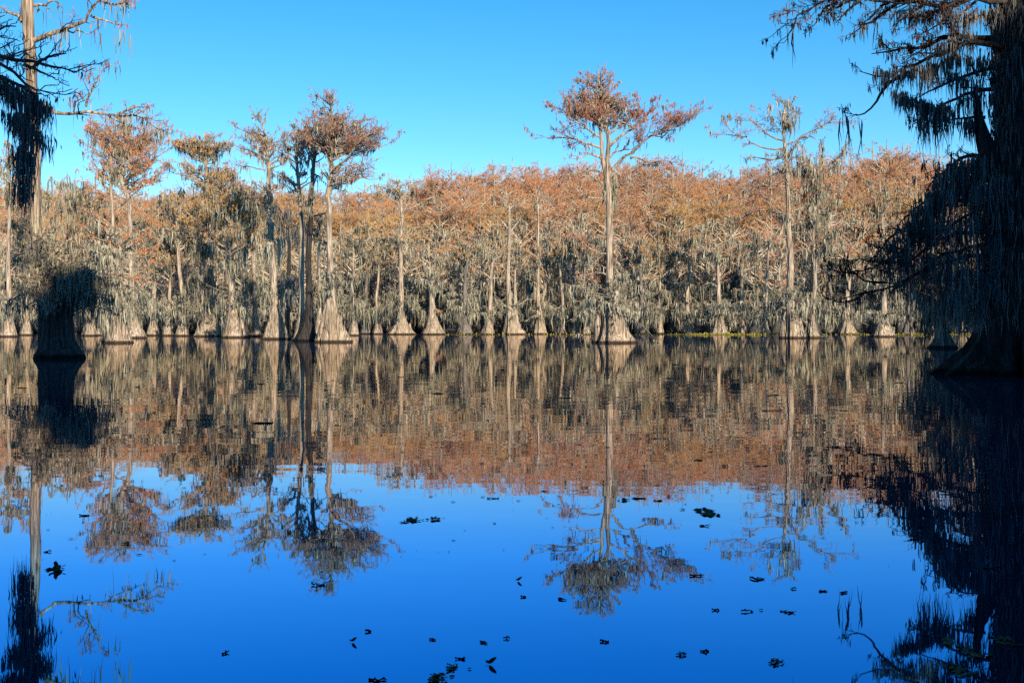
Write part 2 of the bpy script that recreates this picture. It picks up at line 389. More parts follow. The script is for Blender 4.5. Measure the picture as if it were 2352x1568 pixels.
def left_pair():
    hero(86, [(765, 783, 75), (764, 770, 62), (762, 750, 46), (760, 730, 34), (759, 700, 24), (760, 663, 18), (758, 590, 14), (756, 517, 12), (757, 470, 12), (752, 450, 12),
              (758, 420, 9), (761, 400, 8), (760, 375, 8), (764, 326, 7), (761, 287, 6), (761, 262, 5), (758, 227, 3), (756, 205, 1)],
         limbs=[B3(5, (1110, 690), (1180, 655), (1260, 645), (1330, 625), (1420, 595), (1500, 560), (1580, 560)),
                B3(6, (1110, 830), (1180, 770), (1240, 720), (1310, 660), (1370, 620), (1450, 580)),
                B3(5, (1115, 560), (1200, 530), (1300, 500), (1400, 460), (1500, 420)), B3(5, (1125, 520), (1150, 460), (1170, 400)),
                B3(5, (1085, 700), (1010, 640), (930, 590), (860, 560), (780, 530), (700, 500)), B3(4, (1095, 460), (1020, 420), (950, 390)),
                B3(6, (1095, 1000), (1110, 950), (1150, 950), (1210, 965), (1280, 1000)),
                B3(4, (1110, 870), (1200, 850), (1300, 830), (1400, 810)), B3(4, (1090, 1130), (1000, 1160), (950, 1180))],
         fills=[(757, 255, 50, 48, 34, 0), (805, 300, 88, 40, 42, 0), (722, 300, 60, 34, 18, 0), (800, 390, 70, 22, 14, 0)],
         skirts=[(762, 640, 45, 20, .8)], leaf=BROWN, limb_r=.06, tuft=.5, tuft_size=(.21, .021), moss=.18, moss_len=.8, moss_w=.05, sides=40, nfl=15, depth=.8,
         label='tall bald cypress left of centre with wide rounded airy crown and broad cone-shaped fluted base')
    hero(90, [(700, 781, 48), (703, 765, 36), (708, 740, 24), (710, 700, 17), (710, 650, 15), (708, 603, 13), (713, 502, 12), (714, 447, 11), (716, 432, 10)],
         more=[[(715, 445, 9.5), (719, 400, 8), (722, 351, 6.5), (724, 320, 4), (726, 290, 1)]],
         limbs=[B3(4, (950, 880), (890, 910), (850, 940)), B3(4, (940, 830), (1000, 850), (1040, 900)), B3(6, (925, 1190), (1000, 1170), (1070, 1150))],
         fills=[(724, 320, 40, 44, 16, 1)], sheaths=[(712, 480, 714, 430, 14, 7, 2.2), (720, 420, 722, 350, 14, 6, 1.6)], bark=BARK_DARK, more_bark=BARK_GREY, lower_name='lower_trunk', leaf=BROWN, limb_r=.05, tuft=.6, moss=.5, moss_len=1.2, depth=.5,
         label='slender nearly black cypress trunk between the wide-crowned tree and its left neighbour')
    hero(92, [(688, 779, 34), (690, 760, 26), (693, 730, 17), (693, 690, 12), (693, 603, 11), (693, 529, 10), (690, 474, 9), (687, 433, 8), (683, 392, 7), (679, 351, 5), (678, 326, 3), (680, 280, 1)],
         limbs=[B3(6, (800, 930), (740, 860), (680, 820), (620, 800)), B3(5, (825, 830), (770, 770), (720, 700), (650, 640)),
                B3(4, (795, 640), (730, 600), (680, 530)), B3(4, (800, 600), (860, 560), (900, 520)), B3(3, (830, 950), (880, 910), (940, 870))],
         fills=[(682, 320, 46, 36, 20, 0), (670, 400, 44, 26, 8, 0)], leaf=ORANGE, limb_r=.05, tuft=.6, tuft_size=(.21, .021), moss=.6, moss_len=1.0,
         label='leaning cypress with orange-brown crown just left of the black trunk')
    hero(101, [(634, 779, 62), (634, 768, 50), (633, 745, 34), (632, 715, 22), (628, 668, 15), (629, 630, 14), (626, 590, 13), (624, 557, 12), (619, 502, 11), (617, 447, 10), (617, 406, 9), (616, 365, 7),
               (613, 337, 6), (609, 310, 5), (599, 282, 3.5), (583, 260, 2.5), (575, 244, 1)],
         limbs=[B3(6, (560, 720), (470, 670), (380, 640), (290, 610)), B3(6, (555, 590), (470, 530), (400, 490), (330, 460), (240, 420)),
                B3(6, (575, 700), (640, 650), (700, 550), (740, 520)), B3(4, (570, 580), (640, 540)), B3(5, (575, 790), (660, 770), (740, 730)),
                B3(4, (550, 800), (450, 775), (350, 760), (230, 745)), B3(3, (520, 420), (560, 360), (570, 300))],
         fills=[(606, 300, 44, 44, 14, 0), (566, 330, 44, 24, 9, 0), (640, 350, 40, 30, 9, 0), (600, 440, 60, 24, 10, 0)],
         skirts=[(628, 670, 40, 20, 1.2), (622, 560, 45, 16, 2.2)], sheaths=[(618, 440, 620, 520, 16, 9, 2.0)],
         leaf=BROWN, limb_r=.05, tuft=.45, tuft_size=(.21, .021), moss=.5, moss_len=1.3, sides=34, nfl=12, depth=.7,
         label='cypress with sparse Y-forked purple-brown crown and pale trunk rising from a wide ribbed base')

def right_pair():
    hero(108, [(1820, 776, 50), (1819, 766, 38), (1818, 750, 31), (1817, 725, 27), (1815, 699, 20), (1815, 636, 15), (1817, 594, 14), (1811, 530, 12), (1811, 488, 11), (1809, 425, 10), (1807, 383, 9), (1803, 341, 8),
               (1800, 299, 5), (1800, 265, 4), (1809, 235, 2.5), (1817, 219, 1)],
         more=[[(1800, 776, 22), (1799, 755, 15), (1800, 735, 9), (1803, 715, 5)], [(1840, 776, 24), (1839, 757, 16), (1838, 742, 9), (1838, 730, 4)]],
         limbs=[K7(5, (735, 360), (650, 300), (600, 260), (560, 235), (500, 220), (440, 210)), K7(5, (725, 400), (640, 370), (560, 330), (500, 300), (430, 280), (345, 275)),
                K7(4, (740, 380), (800, 330), (870, 300), (930, 275), (1000, 268), (1080, 265)), K7(6, (720, 450), (660, 460), (580, 440), (530, 440)),
                K7(5, (745, 610), (680, 590), (600, 575), (540, 545), (480, 530)), K7(5, (740, 745), (650, 730), (600, 715), (520, 730), (460, 750)),
                K7(5, (770, 750), (830, 720), (870, 705)), K7(4, (770, 640), (820, 600), (860, 575)), K7(5, (750, 460), (800, 380), (850, 350), (950, 350)),
                K7(4, (740, 520), (690, 540), (620, 560), (520, 640)), K7(4, (760, 860), (820, 850), (880, 850)), K7(4, (745, 880), (690, 880), (640, 890)),
                K7(3, (735, 330), (690, 280), (660, 230), (650, 180)), K7(3, (750, 170), (710, 130), (680, 90)), K7(3, (750, 150), (790, 170), (830, 160))],
         fills=[(1805, 255, 34, 30, 12, 0), (1800, 360, 60, 30, 10, 0), (1820, 470, 50, 60, 8, 0)],
         skirts=[(1815, 700, 95, 40, 1.0)], leaf=BROWN, limb_r=.05, tuft=.6, tuft_size=(.21, .021), moss=.85, moss_len=1.5, moss_w=.042, sides=36, nfl=12,
         label='tall thin cypress right of centre with flat wispy top, ragged moss and split base')
    hero(109, [(1867, 776, 32), (1867, 765, 24), (1866, 745, 16), (1866, 720, 11), (1872, 636, 9), (1868, 530, 9), (1872, 467, 9), (1872, 425, 8), (1880, 390, 6), (1893, 362, 4), (1905, 345, 2)],
         limbs=[K7(5, (890, 700), (830, 640), (790, 600)), K7(5, (900, 600), (960, 540), (1010, 480), (1040, 420)), K7(4, (900, 620), (860, 520), (850, 440), (860, 380)),
                K7(4, (930, 520), (940, 430), (930, 370)), K7(4, (890, 790), (850, 795), (820, 810)), K7(4, (895, 900), (950, 830), (1000, 790)),
                K7(5, (900, 740), (980, 690), (1040, 640)), K7(4, (960, 500), (1020, 440), (1055, 360))],
         fills=[(1885, 420, 46, 70, 18, 0), (1880, 520, 54, 60, 12, 0)], skirts=[(1868, 690, 60, 20, 1.5)], leaf=BROWN, limb_r=.05, tuft=.5, moss=1.9, moss_len=1.7, moss_w=.05, depth=.7,
         label='moss-laden grey cypress standing just right of the tall thin cypress')
    hero(118, [(2028, 773, 48), (2028, 760, 34), (2029, 742, 22), (2030, 715, 14), (2030, 660, 11), (2030, 593, 10), (2028, 540, 8), (2026, 488, 7), (2021, 433, 5), (2020, 408, 2)],
         limbs=[K7(4, (1270, 860), (1200, 820), (1090, 795), (1040, 785)), K7(4, (1265, 760), (1200, 740), (1120, 720), (1060, 700)), K7(4, (1270, 830), (1330, 800), (1360, 780)),
                K7(3, (1250, 640), (1300, 600), (1360, 590)), K7(4, (1275, 1000), (1230, 1030), (1190, 1000))],
         fills=[(2022, 450, 60, 44, 20, 0), (2028, 560, 60, 40, 10, 0)], skirts=[(2029, 730, 42, 26, .5), (2030, 650, 50, 16, 1.4)], leaf=ORANGE, limb_r=.05, tuft=.8, moss=.6, moss_len=1.4,
         label='cypress with neat tent-shaped pale base in front of the shaded moss curtain')

def front_row():
    g = 'cypresses along the far waterline'
    hero(141, [(921, 767, 54), (921, 755, 36), (921, 738, 22), (921, 715, 14), (921, 680, 12), (921, 548, 9), (923, 490, 8), (917, 440, 5), (912, 410, 2)],
         more=[[(940, 767, 14), (941, 755, 8), (942, 742, 3)]],
         limbs=[(7, [(923, 490), (935, 482), (952, 472), (979, 458)]), (4, [(919, 455), (905, 440), (894, 430)]), (3, [(979, 458), (1000, 450), (1010, 455)]), (3, [(921, 640), (905, 600), (880, 575)])],
         fills=[(915, 425, 44, 26, 14, 0), (920, 520, 60, 26, 10, 0)], skirts=[(921, 690, 44, 26, 1.6)], leaf=ORANGE, bark=BARK_FAR, limb_r=.06, moss=.8, moss_len=1.3, sides=30, nfl=11, group=g,
         label='pale waterline cypress with one thick bare white limb forking up to the right')
    hero(140, [(993, 767, 50), (993, 755, 36), (993, 738, 25), (993, 715, 16), (992, 695, 13), (990, 650, 11), (988, 600, 7), (985, 560, 3)],
         limbs=[(3, [(994, 700), (1005, 712), (1020, 718)])], fills=[(988, 580, 46, 26, 16, 0)], skirts=[(991, 650, 34, 22, 1.2)], leaf=RUST, bark=BARK_FAR, moss=1, group=g, sides=30, nfl=11,
         label='short stout pale cypress with broad bell-shaped base and rusty skirt of branches')
    hero(141, [(1067, 767, 42), (1067, 755, 30), (1067, 735, 19), (1068, 710, 12), (1068, 660, 9), (1070, 600, 6), (1072, 560, 3)], fills=[(1068, 570, 50, 30, 14, 0)],
         skirts=[(1068, 705, 42, 34, 1.8)], leaf=ORANGE, bark=BARK_GREY, moss=1.4, group=g, label='grey cypress half hidden under moss between two pale cone-based trunks')
    hero(140, [(1121, 767, 32), (1122, 755, 24), (1123, 738, 16), (1126, 715, 11), (1126, 695, 10), (1129, 622, 7), (1134, 584, 5), (1135, 560, 2)],
         limbs=[(3, [(1128, 640), (1108, 625), (1090, 620)]), (3, [(1130, 640), (1148, 640), (1156, 645)])], fills=[(1132, 560, 40, 24, 10, 0)], skirts=[(1124, 715, 26, 14, .8)],
         leaf=ORANGE, bark=BARK_FAR, moss=.9, group=g, label='slim pale cypress leaning slightly right, with narrow triangular base')
    hero(140, [(1177, 767, 50), (1176, 755, 40), (1173, 735, 27), (1170, 710, 14), (1169, 695, 12), (1167, 622, 9), (1169, 578, 8), (1170, 534, 8), (1169, 475, 6), (1163, 446, 5), (1160, 430, 2)],
         more=[[(1187, 767, 24), (1186, 745, 15), (1184, 715, 9), (1183, 660, 6), (1183, 620, 3)]],
         limbs=[(5, [(1172, 534), (1188, 510), (1200, 490)]), (4, [(1168, 525), (1150, 507), (1134, 493)]), (4, [(1164, 447), (1180, 438), (1190, 434)]), (4, [(1162, 446), (1152, 436), (1158, 428)]),
                (3, [(1169, 700), (1150, 700), (1134, 697)]), (3, [(1188, 700), (1210, 690), (1225, 686)])],
         fills=[(1166, 450, 40, 22, 12, 0)], skirts=[(1172, 712, 42, 26, .9)], leaf=RUST, bark=BARK_FAR, limb_r=.05, tuft=.7, moss=.5, group=g, sides=30, nfl=11,
         label='tall pale cypress with two stems from one wide base, its bare white top forking')
    hero(144, [(1239, 766, 32), (1239, 752, 26), (1239, 735, 20), (1238, 715, 12), (1236, 680, 8), (1236, 600, 6), (1236, 500, 5), (1234, 460, 3), (1232, 440, 1)],
         limbs=[(3, [(1235, 480), (1245, 460), (1250, 445)]), (3, [(1234, 470), (1222, 455), (1216, 445)])], fills=[(1234, 450, 26, 18, 8, 0), (1236, 580, 44, 20, 8, 0)],
         skirts=[(1238, 722, 40, 34, 1.0)], leaf=RUST, bark=BARK_FAR, moss=.8, group=g, label='squat ribbed cypress base under a thatch of grey twigs, thin trunk above')
    hero(140, [(1651, 767, 44), (1651, 756, 32), (1651, 742, 23), (1652, 722, 14), (1651, 700, 10), (1650, 640, 8), (1647, 600, 6), (1643, 560, 3)],
         limbs=[(4, [(1650, 640), (1665, 610), (1672, 590)]), (4, [(1648, 610), (1628, 590), (1612, 580)]), (3, [(1651, 660), (1630, 650), (1615, 655)])],
         fills=[(1648, 560, 50, 30, 14, 0)], skirts=[(1651, 716, 46, 36, 1.2)], leaf=RUST, bark=BARK_FAR, moss=1.6, moss_len=1.6, group=g,
         label='mossy cypress on a shaded grey tent base behind the strip of floating green plants')
    hero(138, [(1757, 768, 24), (1757, 756, 16), (1758, 740, 10), (1760, 678, 7), (1764, 594, 6), (1767, 564, 5), (1764, 545, 3), (1762, 520, 1)],
         limbs=[(4, [(1767, 564), (1778, 552), (1795, 540)]), (3, [(1767, 564), (1757, 555), (1750, 545)]), (3, [(1760, 690), (1740, 690), (1725, 688)])],
         fills=[(1765, 540, 40, 20, 9, 0)], skirts=[(1758, 712, 30, 14, 1.1)], leaf=RUST, bark=BARK_FAR, moss=.7, group=g, label='very slender white cypress trunk with small triangular foot left of the tall thin cypress')
    for x, Y, wd, lab in [(1290, 143, 22, 'low grey cypress with narrow foot just left of the big central cypress'),
                          (1322, 142, 26, 'moss-draped cypress whose foot touches the left skirt of the central cypress'),
                          (1347, 139, 18, 'thin cypress stem squeezed against the left side of the central cypress'),
                          (1470, 145, 26, 'shadowy mossy cypress directly right of the central cypress'),
                          (1515, 148, 20, 'thin shaded cypress second to the right of the central cypress'),
                          (1580, 146, 30, 'double-footed mossy cypress behind the floating green plants'),
                          (1706, 141, 24, 'small cypress with knobbly foot between the tent base and the slender white trunk'),
                          (1905, 143, 26, 'dark-footed mossy cypress right of the moss-laden grey cypress'),
                          (1945, 141, 40, 'sprawling low cypress base with many splayed roots in dappled light'),
                          (2085, 136, 26, 'small pale cypress foot at the edge of the right-hand shade'),
                          (840, 146, 26, 'low mossy cypress right of the wide cone-based cypress'),
                          (868, 144, 22, 'dark cypress foot in the gap left of the forked white limb tree')]:
        tp = rng.uniform(520, 570)
        hero(Y, [(x, HZ + CAM_H * F / Y, wd), (x, 752, wd * .7), (x + 1, 735, wd * .45), (x + rng.uniform(-4, 4), 690, wd * .3), (x + rng.uniform(-6, 6), 620, wd * .25), (x + rng.uniform(-8, 8), tp, 2)],
             fills=[(x, tp + 30, 46, 34, 14, 0)], skirts=[(x, 715, 40, 26, 1.7)], leaf=RUST if rng.random() < .5 else ORANGE, bark=BARK_FAR if wd != 26 else BARK_GREY, moss=1.5, moss_len=1.6, group=g, label=lab)

def left_shore():
    g = 'cypresses along the left shore'
    hero(83, [(274, 787, 66), (273, 778, 56), (270, 755, 44), (266, 730, 32), (262, 700, 18), (259, 660, 11), (258, 580, 9), (259, 498, 8), (255, 443, 6), (255, 380, 4), (254, 330, 2)],
         limbs=[(4, [(258, 600), (300, 585), (340, 590), (390, 605)]), (4, [(258, 560), (230, 545), (200, 540)]), (4, [(258, 640), (310, 640), (360, 650), (410, 660)]), (5, [(262, 480), (300, 450), (332, 430), (340, 400)]),
                (3, [(256, 520), (220, 500), (190, 480)])],
         fills=[(255, 360, 52, 44, 14, 0), (262, 520, 90, 40, 14, 0)], skirts=[(262, 668, 62, 50, 1.5), (260, 705, 42, 34, 1.6), (259, 600, 90, 30, .9)], leaf=RUST, tuft=.5, moss=.8, moss_len=1.0, group=g, sides=36, nfl=14,
         label='near left cypress with wide shaggy base on its own islet and thin trunk above')
    hero(108, [(313, 770, 42), (311, 758, 32), (308, 740, 22), (305, 700, 14), (302, 640, 12), (299, 567, 11), (299, 484, 10), (291, 443, 9), (280, 416, 8), (282, 380, 6), (285, 330, 4), (284, 280, 2)],
         limbs=[(6, [(286, 416), (300, 396), (318, 380), (340, 360)]), (6, [(280, 416), (262, 396), (240, 380), (215, 365)]), (5, [(283, 370), (310, 330), (340, 305)]), (5, [(283, 370), (255, 330), (230, 300)]),
                (4, [(299, 540), (340, 520), (380, 515)])],
         fills=[(288, 305, 92, 38, 52, 0), (290, 385, 92, 34, 20, 0), (300, 560, 60, 24, 8, 0)], skirts=[(304, 690, 60, 30, 1.5)], leaf=RUST, limb_r=.09, tuft=.9, moss=.25, moss_len=1.5, group=g,
         label='cypress with big domed rust-red fan crown and crooked cream trunk on the left')
    hero(112, [(155, 772, 30), (155, 758, 18), (153, 700, 10), (151, 610, 8), (155, 560, 6), (155, 443, 4), (154, 400, 2)],
         limbs=[(3, [(155, 450), (180, 445), (215, 444)]), (3, [(155, 560), (135, 550), (115, 548)]), (3, [(155, 520), (185, 510), (230, 505)])],
         fills=[(165, 440, 60, 44, 10, 0), (160, 540, 80, 30, 10, 0)], skirts=[(153, 620, 70, 30, 1.3)], sheaths=[(163, 380, 170, 560, 26, 8, 3.2)], leaf=ORANGE, tuft=.5, moss=1.3, moss_len=2.2, group=g,
         label='thin white-trunked cypress with long moss streamers behind the near left tree')
    hero(121, [(480, 773, 66), (480, 765, 56), (481, 745, 40), (483, 710, 24), (483, 649, 18), (483, 567, 15), (486, 512, 14), (484, 450, 11), (478, 412, 9), (470, 370, 6), (462, 330, 2)],
         more=[[(470, 773, 26), (468, 740, 15), (467, 690, 13), (466, 620, 12), (470, 570, 10), (476, 540, 6)]],
         limbs=[(7, [(484, 545), (470, 535), (452, 532), (430, 552)]), (5, [(478, 412), (450, 392), (420, 380), (395, 382)]), (5, [(470, 370), (495, 345), (520, 335)]), (4, [(464, 350), (430, 335), (400, 322)]), (4, [(484, 470), (520, 455), (560, 450)]),
                (5, [(484, 480), (450, 465), (420, 470)])],
         fills=[(460, 325, 66, 18, 26, 0), (475, 400, 80, 30, 22, 0), (490, 470, 90, 30, 24, 0)], skirts=[(480, 712, 70, 70, 1.2), (482, 650, 55, 26, 2.0), (484, 560, 60, 26, 2.2)], sheaths=[(478, 400, 484, 500, 22, 9, 2.4)], leaf=ORANGE,
         limb_r=.09, moss=.8, moss_len=1.5, group=g, sides=34, nfl=12, label='two-stemmed cypress with flat orange-brown top, its foot hidden in a nest of drooping twigs')
    hero(112, [(538, 776, 62), (538, 768, 54), (538, 750, 44), (537, 725, 30), (534, 700, 18), (530, 640, 12), (527, 580, 10), (532, 520, 9), (540, 470, 6), (545, 430, 3)],
         more=[[(558, 772, 14), (556, 745, 9), (553, 715, 8), (552, 690, 5)]],
         limbs=[(4, [(532, 540), (560, 530), (600, 540)]), (4, [(530, 600), (500, 590), (480, 595)]), (5, [(540, 480), (560, 455), (590, 440)])],
         fills=[(545, 455, 76, 34, 26, 0), (535, 540, 60, 26, 12, 0)], skirts=[(534, 690, 50, 30, 1.4), (530, 600, 44, 20, 2.2)], leaf=ORANGE, moss=1.2, moss_len=1.7, group=g, nfl=14, sides=34,
         label='orange-topped cypress on a blocky upright fluted base at the edge of the nest of twigs')
    hero(120, [(588, 772, 30), (588, 758, 18), (586, 720, 11), (584, 650, 9), (582, 560, 8), (580, 500, 5), (578, 450, 2)], fills=[(580, 480, 60, 44, 24, 0)], skirts=[(584, 640, 44, 22, 2.4)],
         leaf=ORANGE, moss=1.6, moss_len=2.0, group=g, label='slim mossy cypress between the blocky base and the Y-forked cypress')
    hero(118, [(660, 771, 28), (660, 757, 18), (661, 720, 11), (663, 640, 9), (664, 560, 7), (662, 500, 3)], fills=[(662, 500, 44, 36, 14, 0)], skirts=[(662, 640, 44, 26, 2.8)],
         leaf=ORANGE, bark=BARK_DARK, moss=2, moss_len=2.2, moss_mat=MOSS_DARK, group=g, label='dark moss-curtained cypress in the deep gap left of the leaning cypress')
    hero(104, [(733, 776, 34), (733, 762, 24), (735, 740, 18), (734, 715, 10), (733, 650, 8), (732, 590, 7), (734, 540, 5), (733, 500, 2)], fills=[(738, 520, 44, 30, 12, 0)],
         limbs=[(3, [(733, 580), (745, 570), (755, 565)])], skirts=[(735, 690, 40, 22, .8)], leaf=ORANGE, moss=.7, group=g, label='smaller pale cypress tucked between the black trunk and the wide-crowned cypress')
    for x, Y, wd, tp, lf, lab in [(20, 118, 34, 330, RUST, 'open-crowned reddish cypress at the left edge of the picture'),
                                  (62, 132, 26, 470, ORANGE, 'mossy cypress between the left edge and the near shaded tree'),
                                  (110, 128, 30, 500, ORANGE, 'pale-footed cypress directly behind the near shaded stump'),
                                  (205, 126, 32, 420, RUST, 'cypress with dark hanging moss just right of the near shaded stump'),
                                  (232, 130, 20, 480, ORANGE, 'small cypress left of the shaggy islet base'),
                                  (352, 128, 30, 470, ORANGE, 'cypress with pale ribbed foot right of the domed rust crown'),
                                  (385, 126, 22, 500, ORANGE, 'slender cypress left of the nest of drooping twigs, with small foot'),
                                  (418, 124, 30, 430, ORANGE, 'golden-crowned cypress immediately left of the nest of drooping twigs'),
                                  (812, 128, 26, 520, ORANGE, 'low cypress right of the broad cone-shaped base')]:
        hero(Y, [(x, HZ + CAM_H * F / Y, wd), (x, 752, wd * .7), (x + 1, 732, wd * .45), (x + rng.uniform(-4, 4), 690, wd * .33), (x + rng.uniform(-8, 8), 600, wd * .28), (x + rng.uniform(-8, 8), (600 + tp) / 2, wd * .2), (x + rng.uniform(-8, 8), tp, 2)],
             fills=[(x, tp + 30, 54, 34, 16, 0), (x, tp + 90, 50, 34, 12, 0)], skirts=[(x, 705, 46, 30, 1.4)], leaf=lf, bark=BARK_FAR, tuft=.7, moss=1.0, moss_len=1.6, group=g, label=lab)

def near_left():
    hero(47.5, [(140, 822, 112), (139, 810, 100), (133, 790, 84), (129, 765, 78), (128, 740, 76), (129, 715, 76), (133, 690, 84), (134, 665, 88), (130, 650, 80), (122, 640, 60), (114, 632, 30)],
         more=[[(108, 655, 44), (98, 622, 30), (86, 560, 26), (84, 539, 24), (80, 457, 23), (82, 357, 22), (74, 220, 22), (71, 137, 25), (66, 82, 24), (63, 0, 27), (60, -80, 22), (62, -200, 12)],
               [(120, 660, 60), (118, 640, 44), (112, 620, 26), (106, 600, 8)]],
         limbs=[L1(14, (290, 335), (400, 300), (520, 265), (600, 220), (700, 195), (760, 130), (830, 60), (900, 0), (960, -60)), L1(8, (290, 50), (400, 45), (500, 15), (600, 80)),
                L1(12, (190, 185), (130, 130), (60, 110), (0, 80), (-80, 60)), L1(10, (340, 850), (430, 890), (560, 895), (700, 900), (800, 930), (900, 960), (1000, 975), (1100, 1000), (1210, 1070)),
                L1(6, (720, 890), (750, 810), (800, 740), (850, 660), (910, 590), (960, 590)), L1(6, (980, 975), (1040, 950), (1130, 935), (1220, 930), (1320, 930)), L1(7, (760, 130), (900, 180), (980, 210), (1050, 290)),
                L1(7, (870, 20), (950, 40), (1050, 20), (1100, 60)),
                (6, [(84, 560), (60, 572), (30, 590)]), (9, [(120, 640), (75, 637), (55, 633)]), (6, [(88, 668), (50, 672), (28, 690)]), (5, [(170, 655), (210, 645), (250, 645), (285, 650)]), (5, [(165, 712), (190, 702), (215, 704), (235, 716)]),
                (6, [(110, 600), (150, 560), (190, 540), (230, 530)])],
         skirts=[(140, 655, 90, 90, .5), (112, 618, 62, 60, .4), (104, 570, 42, 34, .4), (205, 650, 62, 46, .9), (165, 610, 50, 34, .6)], sheaths=[(100, 590, 140, 640, 34, 30, .6), (132, 655, 132, 690, 44, 44, 1.1), (92, 640, 60, 650, 12, 10, 1.0), (82, 380, 84, 560, 18, 12, .8)],
         twig=1.1, sub_d=2.0, tuft=1.4, tuft_size=(.17, .018), t3=.006, leaf=BROWN, bark=BARK_SHADED, more_bark=BARK, moss=1.9, moss_len=.9, moss_w=.02, moss_big=.8, sides=60, nfl=19, limb_r=.1, depth=.35,  # stump shade painted in by darker bark than the trunk above
         label='nearest left cypress, thick shaded stump in the water with sunlit trunk above a bushy collar')

def near_overhang():
    # limbs of a tree standing just outside the left edge, 25 m off
    Y = 25
    hero(Y, [(-230, 900, 190), (-232, 860, 130), (-235, 800, 95), (-236, 700, 74), (-232, 400, 66), (-230, 200, 60), (-225, 0, 50), (-222, -300, 30), (-220, -600, 10)],
         limbs=[L1(22, (-800, 700), (-400, 560), (0, 540), (200, 540), (400, 550), (520, 580), (690, 610)), L1(18, (-800, 420), (-300, 380), (0, 395), (90, 380), (190, 340), (260, 335)),
                L1(20, (-820, 800), (-300, 640), (0, 615), (120, 680), (230, 780), (340, 850), (420, 880)), L1(14, (-100, 600), (40, 640), (150, 660), (300, 700), (420, 730)),
                L1(14, (-800, 300), (-200, 150), (0, 210), (60, 230)), L1(9, (300, 545), (420, 480), (560, 470)), L1(9, (200, 540), (330, 600), (460, 680))],
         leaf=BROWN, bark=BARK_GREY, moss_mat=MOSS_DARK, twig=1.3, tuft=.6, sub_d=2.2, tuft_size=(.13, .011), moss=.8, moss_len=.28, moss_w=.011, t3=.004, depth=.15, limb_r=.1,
         sheaths=[(50, 190, 86, 225, 60, 6, 1.6), (44, 250, 80, 300, 90, 6, 1.2), (46, 330, 66, 360, 60, 4, 1.3), (46, 400, 58, 430, 26, 3, 1.1), (0, 165, 40, 210, 60, 8, .8), (-10, 170, 15, 190, 40, 8, .7), (10, 240, 45, 290, 30, 8, .5), (88, 225, 108, 235, 30, 3, .9), (104, 300, 112, 335, 10, 2, .5)],
         label='dark cypress branches with a long heavy moss beard reaching in from the left edge')

